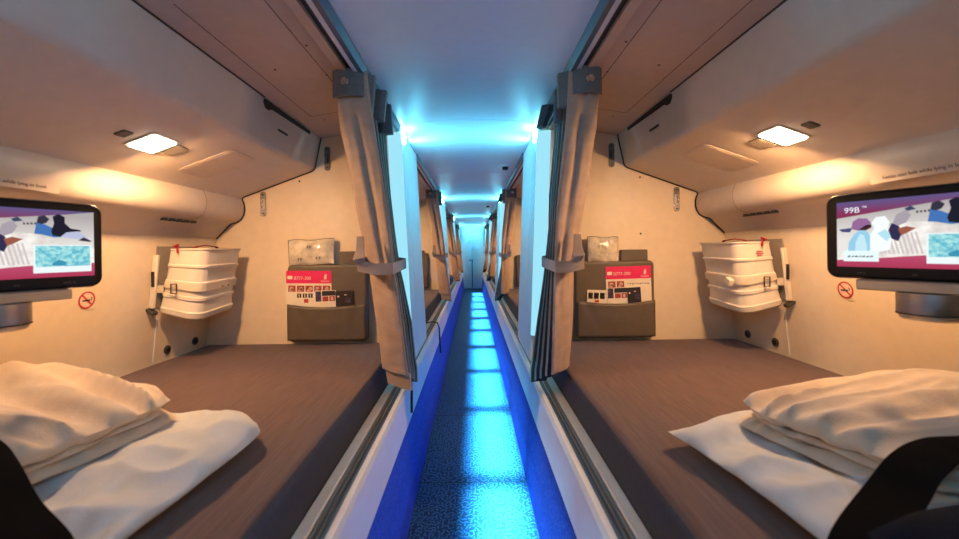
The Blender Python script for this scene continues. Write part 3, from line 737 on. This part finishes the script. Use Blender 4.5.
def monitor(s):
    X0 = .830 if s > 0 else .846; Y0 = .927
    d = Vector((s*.385, -.923, 0)).normalized()          # from far edge towards the near edge
    n = Vector((-s*.923, -.385, 0)).normalized()         # screen normal
    far = Vector((s*X0, Y0, .928))
    W, H = .286, .186
    t = thing('monitor', 'swing-out video monitor over the %s bed showing people seated on pale dunes' % SIDE[s], 'monitor', far, 'bunk monitors')
    r = d if s > 0 else -d                               # picture right
    org = Vector((0, 0, 0)) if s > 0 else d*W            # picture's lower left corner of the bezel
    F = frame(org, r, (0, 0, 1))
    assert F.col[2].to_3d().dot(n) > .9
    b = MB(); b.ext(rrect(0, W, 0, H, .022, 7), F @ Matrix.Translation((0, 0, -.026)), .026); b.build('housing', 'black', t, bevel=.006, bseg=4)
    b = MB(); rr = rrect(.001, W-.001, .001, H-.001, .021, 7)
    b.tube([F @ Vector((x, y, -.006)) for x, y in rr+rr[:1]], .0022, 6, up=n); b.build('rim', 'steel', t, smooth=70)
    sx0 = .0215 if s > 0 else W-.0165-.243
    SF = F @ Matrix.Translation((sx0, .025, .0008))
    SW, SH = .243, .143
    scr = bpy.data.objects.new('screen', None)
    layers = []; mats = []
    b = MB(); lay = [0]
    def poly(pts, m):
        if m not in mats: mats.append(m)
        b.use(mats.index(m)); lay[0] += 1
        z = .0001*lay[0]
        b.add([(u*SW, -z, (1-v)*SH) for u, v in pts], [tuple(range(len(pts)))])
    R = lambda u0, u1, v0, v1: [(u0, v0), (u1, v0), (u1, v1), (u0, v1)]
    poly(R(0, 1, 0, 1), G_sky)
    poly([(0, 0), (1, 0), (.80, .06), (0, .25)], G_top)
    poly([(0, .86), (.12, .66), (.26, .48), (.42, .34), (.60, .36), (.80, .50), (1, .56), (1, 1), (0, 1)], G_dune)
    for q in range(11):
        u = .24+q*.028
        poly([(u, .50+.015*(q % 2)), (u+.010, .49), (u+.050, .80), (u+.036, .80)], sm(206, 194, 192))
    poly([(0, .90), (.3, .86), (.55, .82), (1, .80), (1, 1), (0, 1)], G_pink)
    # scarved man in pale blue robe
    poly([(.08, .86), (.09, .62), (.13, .50), (.17, .44), (.22, .46), (.26, .60), (.27, .86)], sm(150, 205, 232))
    poly([(.13, .86), (.14, .62), (.17, .50), (.20, .52), (.22, .70), (.21, .86)], sm(196, 232, 244))
    poly([(.02, .42), (.12, .40), (.10, .47), (.04, .46)], sm(74, 74, 120))
    poly([(.11, .42), (.12, .31), (.16, .26), (.22, .27), (.25, .34), (.22, .40), (.16, .45)], sm(150, 104, 150))
    poly([(.16, .44), (.21, .37), (.25, .36), (.25, .41), (.21, .45)], sm(60, 36, 44))
    # small child in white
    poly([(.24, .80), (.24, .52), (.27, .42), (.25, .34), (.28, .26), (.34, .25), (.37, .34), (.35, .44), (.38, .60), (.37, .74)], sm(244, 250, 250))
    poly([(.29, .50), (.34, .44), (.38, .54), (.35, .62)], sm(178, 226, 240))
    # crouching figure
    poly([(.36, .46), (.38, .36), (.42, .38), (.45, .50), (.42, .62), (.38, .58)], sm(52, 48, 80))
    poly([(.39, .36), (.41, .24), (.47, .18), (.50, .26), (.47, .36), (.42, .40)], sm(168, 158, 168))
    poly([(.42, .44), (.47, .41), (.53, .44), (.48, .50), (.44, .54)], sm(156, 92, 72))
    poly([(.46, .16), (.50, .13), (.53, .18), (.48, .20)], sm(58, 72, 96))
    for q in range(5): poly(R(.53+q*.022, .543+q*.022, .205-.002*q, .235-.002*q), sm(84, 74, 84))
    # two figures leaning back on the right
    poly([(.595, .36), (.61, .20), (.66, .22), (.76, .32), (.80, .40), (.72, .41), (.64, .37)], sm(70, 116, 180))
    poly([(.61, .20), (.62, .11), (.66, .09), (.69, .14), (.67, .20), (.64, .22)], sm(54, 52, 66))
    poly([(.70, .32), (.72, .20), (.71, .10), (.75, .06), (.79, .10), (.79, .19), (.83, .27), (.90, .29), (.90, .31), (.80, .34), (.76, .40), (.71, .38)], sm(34, 32, 44))
    poly([(.76, .40), (.80, .33), (.88, .31), (.93, .38), (.96, .44), (.90, .43), (.84, .42)], sm(186, 190, 220))
    poly([(.92, .40), (.98, .46), (.96, .47), (.88, .45)], sm(60, 50, 60))
    # inset picture and caption box
    poly(R(.587, .973, .52, .93), sm(236, 246, 246)); poly(R(.60, .963, .535, .84), G_turq)
    poly([(.70, .80), (.75, .74), (.80, .78), (.79, .83), (.71, .83)], sm(62, 146, 176))
    poly(R(.055, .30, .755, .915), sm(232, 248, 250))
    for q in range(7): poly([(.085+q*.026, .835+.012*(q % 2)), (.105+q*.026, .825), (.107+q*.026, .845), (.087+q*.026, .855)], sm(70, 84, 96))
    so = b.build('screen', mats, t, weld=False)
    so.matrix_local = Matrix(((SF.col[0].x, -SF.col[2].x, 0, SF.translation.x), (SF.col[0].y, -SF.col[2].y, 0, SF.translation.y), (0, 0, 1, SF.translation.z), (0, 0, 0, 1)))
    text('screen_text', '99B', SF @ Matrix.Translation((.016, SH-.025, .0060)), .0175, sm(240, 240, 250), t, sx=1.0, extr=.0001)
    text('screen_text', '\u2122', SF @ Matrix.Translation((.046, SH-.019, .0060)), .010, sm(240, 240, 250), t, extr=.0001)
    # touch key legends along the lower bezel
    b = MB()
    for u in (.20, .215, .235, .50, .515, .76, .775, .79, .815): b.ext([(u*W, .011), (u*W+.003, .011), (u*W+.003, .0125), (u*W, .0125)], F @ Matrix.Translation((0, 0, .0005)), .0003)
    b.build('key_legends', 'vent', t)
    # hinge plate and cylinder hub below, arm to the side wall
    q0 = .060
    base = far + d*q0
    b = MB(); c = d*(q0+.115) - n*.012; 
    Fh = Matrix(((d.x, n.x, 0, c.x), (d.y, n.y, 0, c.y), (0, 0, 1, -.012), (0, 0, 0, 1)))
    b.obox(Fh, .115, .028, .011); b.build('hinge_plate', 'alu', t, bevel=.003)
    hub = d*(q0+.105) - n*.012
    b = MB(); b.lathe([(0, -.023), (.049, -.023), (.049, -.060), (.047, -.065), (.045, -.067), (.045, -.071), (.041, -.075), (0, -.075)], Matrix.Translation((hub.x, hub.y, 0)), 48); b.build('hub', 'alu', t, smooth=35)
    b = MB(); b.lathe([(.0475, -.062), (.0495, -.062), (.0495, -.065), (.0475, -.065)], Matrix.Translation((hub.x, hub.y, 0)), 48); b.build('hub_ring', 'lens', t, smooth=35)
    wx = s*(1.252)-far.x
    b = MB(); b.box(hub.x+s*.03, wx, hub.y-.030, hub.y+.016, -.062, -.028); b.build('arm', 'grey', t, bevel=.006)
    return t
monitor(-1); monitor(1)

# ------------------------------------------------------------------ no smoking signs, placards
for s in (-1, 1):
    z = .851; y = 1.315 if s < 0 else 1.342
    x = 1.290-(z-.56)*(.052/.515)
    t = thing('no_smoking_sign', 'round red no-smoking sticker on the %s side wall' % SIDE[s], 'sign', (s*(x-.0006), y, z), 'no smoking stickers')
    r = Vector((0, -s, 0)) if s > 0 else Vector((0, 1, 0))
    up = Vector((-s*.052, 0, .515)).normalized()
    F = frame((0, 0, 0), r, up)
    b = MB(); b.ext(circ(0, 0, .0285, 32), F, .0006); b.build('disc', 'signpink', t)
    b = MB(); rings = []
    for i in range(33):
        a = 2*math.pi*i/32; rings.append([F @ Vector((rr*math.cos(a), rr*math.sin(a), zz)) for rr, zz in ((.0235, .0007), (.0285, .0007), (.0285, .0012), (.0235, .0012))])
    b.loft(rings, cap=False)
    b.ext([(-.0185, .0150), (.0150, -.0185), (.0185, -.0150), (-.0150, .0185)], F @ Matrix.Translation((0, 0, .0010)), .0004); b.build('ring', 'signred', t)
    b = MB(); b.ext([(-.016, -.004), (.010, -.004), (.010, .001), (-.016, .001)], F @ Matrix.Translation((0, 0, .0016)), .0003)
    b.ext([(.012, -.001), (.016, -.001), (.018, .004), (.014, .010), (.012, .008), (.015, .004)], F @ Matrix.Translation((0, 0, .0016)), .0003); b.build('cigarette', 'ink', t)
    b = MB(); b.ext([(.004, -.037), (.030, -.035), (.030, -.034), (.004, -.036)], F, .0006); b.build('small_print', 'vent', t)
    # lettering on the soffit bulge
    yc = .96 if s > 0 else .945
    o = Vector((s*1.0975, yc, 1.176)); upb = Vector((-s*.010, 0, .06)).normalized()
    t = thing('placard', 'narrow placard with one brown line of lettering above the %s monitor' % SIDE[s], 'placard', o, 'soffit placards')
    F = frame((-s*.0060, 0, 0), r, Vector((-s*.22, 0, 1)))
    if True:
        b = MB(); b.ext([(-.125, -.012), (.125, -.012), (.125, .012), (-.125, .012)], F @ Matrix.Translation((0, 0, -.0010)), .0010); b.build('film', 'soffit', t)
    text('lettering', 'Fasten seat belt while lying in bunk', F @ Matrix.Translation((0, -.003, .0003)), .0125, 'brownink', t, 'CENTER', sx=1.05)
# dark vent slots under the soffit bulge
for s in (-1, 1):
    b = MB()
    for i in range(5):
        y0 = 1.52+i*.04; b.box(s*1.168, s*1.176, y0, y0+.030, 1.128, 1.140)
    struct(b.build('trim_%s_slots' % SIDE[s], 'lens'))

# ------------------------------------------------------------------ bedding
def slab(b, corners, zm, h, pu, pv, seed, wr_=.004, nu=48, nv=36, ws=(1, 1), lift=None, edge=None, ridge=False, rk=0.):
    A, B, Cc, D = [Vector(c) for c in corners]       # u: A->B, v: A->D
    def pt(u, v, sg):
        a = 2*u-1; c = 2*v-1
        prof = max(0, (1-abs(a)**pu)*(1-abs(c)**pv))**.5
        u2 = .5+.5*a*(1-rk*abs(c)**5); v2 = .5+.5*c*(1-rk*abs(a)**5)
        p = A.lerp(B, u2).lerp(D.lerp(Cc, u2), v2)
        z = zm + (lift(u, v)*min(1, prof*1.3) if lift else 0) + sg*h*prof; wr = wr_*min(1, prof*1.3)
        w = wr*(noise.noise((u*ws[0]*4+seed, v*ws[1]*4, seed*1.7))+.5*noise.noise((u*ws[0]*9+seed, v*ws[1]*9, seed*2.3)))
        z += (w if not ridge else w*.4 + wr*1.1*(.5-abs(noise.noise((u*ws[0]*3.2+seed+.8*v, v*ws[1]*1.6+u, 4.4)))*2.2))*(1 if sg > 0 else .3)*(1 if sg > 0 else 1)
        if edge: p = p + edge(u, v)
        return (p.x, p.y, z)
    b.grid(lambda i, j: pt(i, j, 1), nu, nv); b.grid(lambda i, j: pt(i, j, -1), nu, nv)
for s in (-1, 1):
    # pillow
    b = MB()
    cs = [(-.478, .985), (-.500, .10), (-1.02, .14), (-1.0, 1.04)] if s < 0 else [(.438, .885), (.560, .10), (1.06, .16), (1.00, 1.06)]
    ed = lambda u, v: Vector((-.030, -.030, 0)[:2])*math.exp(-(u/.06)**2-(v/.10)**2) + Vector((.012*math.sin(u*9)*math.exp(-v*6), 0)) if s < 0 else Vector((.010*math.sin(u*8)*math.exp(-v*6), 0))
    wavy = (lambda u, v: .010*math.sin(u*7+1)*(1-v)*(u > .0) + .010*math.exp(-((u-.12)/.08)**2-(v/.25)**2)) if s < 0 else (lambda u, v: .012*math.exp(-((u-.05)/.12)**2-((v-.25)/.2)**2)+.006*math.sin(u*6)*(1-v))
    slab(b, cs, .593, .021, 9, 7, 3.1*s, .015, 130, 110, (3.0, 2.4), wavy, ed, True)
    o = b.build('pillow', 'pillow', None, smooth=80)
    tag(o, 'white cotton pillow under the blanket on the %s bed' % SIDE[s], 'pillow', 'pillows')
    # folded blanket in three layers
    b = MB()
    if s < 0:
        base = [(-.67, .925), (-.76, .50), (-1.255, .50), (-1.22, 1.15)]
    else:
        base = [(.572, .865), (.672, .57), (1.255, .57), (1.16, 1.10)]
    sl = lambda u, v: (.034 if s < 0 else .008)*v
    for i, (zm, h, off, wr) in enumerate(((.622, .011, .014, .005), (.640, .011, -.006, .007), (.664, .021, .004, .023))):
        def ed2(u, v, i=i, off=off):
            q = .018*noise.noise((u*4+i*3.3, v*4, s*2+i)); return Vector((s*(-off+q*(1-v)*.6), off*.8*(1-u)+q*(1-u)*.7))
        slab(b, base, zm, h, 10 if i < 2 else 5, 10 if i < 2 else 14, 1.3*i+s, wr, 110, 60, (2.4, .6) , sl, ed2, True, .07)
    o = b.build('blanket', 'blanket', None, smooth=80)
    tag(o, 'folded beige fleece blanket on the %s bed' % SIDE[s], 'blanket', 'folded blankets')
    # black seat belt across pillow and blanket
    if s < 0: path = [(-.37, .41, .572), (-.44, .465, .606), (-.511, .521, .630), (-.61, .571, .652), (-.69, .615, .684), (-.771, .659, .697), (-.92, .72, .704), (-1.22, .80, .712)]
    else: path = [(.36, .42, .572), (.42, .475, .606), (.472, .520, .630), (.575, .579, .655), (.633, .599, .688), (.682, .605, .706), (.74, .602, .712), (.95, .60, .716), (1.22, .60, .716)]
    b = MB(); rings = []
    P = [Vector(p) for p in path]
    # smooth resample
    Q = []
    for i in range(len(P)-1):
        p0, p1, p2, p3 = P[max(i-1, 0)], P[i], P[i+1], P[min(i+2, len(P)-1)]
        for q in range(6):
            u = q/6; Q.append(.5*((2*p1)+(p2-p0)*u+(2*p0-5*p1+4*p2-p3)*u*u+(3*p1-p0-3*p2+p3)*u**3))
    Q.append(P[-1])
    for i, p in enumerate(Q):
        tv = (Q[min(i+1, len(Q)-1)]-Q[max(i-1, 0)]).normalized(); a = Vector((tv.y, -tv.x, 0)).normalized()*s
        if a.y > 0: a = -a
        w = .062
        rings.append([p, p+a*w+Vector((0, 0, .004)), p+a*w+Vector((0, 0, .001)), p-Vector((0, 0, .003))])
    b.loft(rings); o = b.build('seat_belt', 'webbing', None, smooth=40)
    tag(o, 'blurred black belt lying across the %s pillow in the foreground' % SIDE[s], 'belt', 'bunk belts')
    # dark bag at the head end
    b = MB()
    cs = [(-.45, .445), (-.45, .08), (-1.15, .08), (-1.15, .485)] if s < 0 else [(.47, .47), (.45, .08), (1.15, .08), (1.12, .555)]
    slab(b, cs, .662, .042, 10, 10, 5+s, .006, 30, 30)
    o = b.build('bag', 'navy', None, smooth=80)
    tag(o, 'dark soft bag at the head of the %s bed in the near corner' % SIDE[s], 'bag')

# ------------------------------------------------------------------ small aisle items
for i, (x, y) in enumerate(((.255, 2.95), (.225, 5.55))):
    z = 1.60+.03*(1-(x/.36)**2)
    t = thing('smoke_detector', ('nearer', 'farther')[i]+' small detector on the aisle ceiling', 'detector', (x, y, z-.001), 'ceiling detectors')
    b = MB(); b.lathe([(0, .004), (.055, .004), (.055, -.006), (.045, -.010), (0, -.010)], Matrix.Translation((0, 0, 0)), 28); b.build('base', 'panel', t, smooth=30)
    b = MB(); b.lathe([(0, -.010), (.022, -.010), (.020, -.030), (0, -.032)], Matrix.Translation((0, -.02, 0)), 20); b.build('sensor', 'black', t, smooth=30)
b = MB(); b.tube([(-.345, 3.02, .455), (-.30, 3.02, .462), (-.262, 3.0, .458), (-.247, 2.99, .42), (-.243, 2.97, .34), (-.236, 2.96, .24)], .006, 8, .6)
tag(b.build('strap', 'black', None, smooth=60), 'black strap hanging over the left sill beyond the first wall panel', 'strap')
b = MB(); b.tube([(-.262, 1.60, .60), (-.245, 1.61, .53), (-.240, 1.60, .44), (-.238, 1.58, .36)], .005, 8, .6)
tag(b.build('strap', 'black', None, smooth=60), 'short black strap dangling behind the nearest left curtain', 'strap')

# ------------------------------------------------------------------ world, camera
w = bpy.data.worlds.new('world'); SC.world = w; w.use_nodes = True
w.node_tree.nodes['Background'].inputs[0].default_value = (.3, .5, .8, 1); w.node_tree.nodes['Background'].inputs[1].default_value = .02
cam = bpy.data.cameras.new('camera'); co = bpy.data.objects.new('camera', cam); C.objects.link(co)
cam.sensor_width = 36; cam.lens = 36*400/959
cam.shift_x = (479.5-473)/959; cam.shift_y = -(269.5-250)/959
cam.clip_start = .02
co.matrix_world = Matrix.Translation((.012, 0, 1.0)) @ Matrix.Rotation(math.radians(90), 4, 'X') @ Matrix.Rotation(-.0122, 4, 'Z')
cam.dof.use_dof = True; cam.dof.focus_distance = 2.0; cam.dof.aperture_fstop = 2.8
SC.camera = co
SC.view_settings.view_transform = 'Standard'; SC.view_settings.look = 'None'; SC.view_settings.gamma = 1; SC.view_settings.use_curve_mapping = False
SC.view_settings.exposure = 0
SC.cycles.max_bounces = 8; SC.cycles.diffuse_bounces = 5; SC.cycles.glossy_bounces = 4; SC.cycles.sample_clamp_indirect = 6
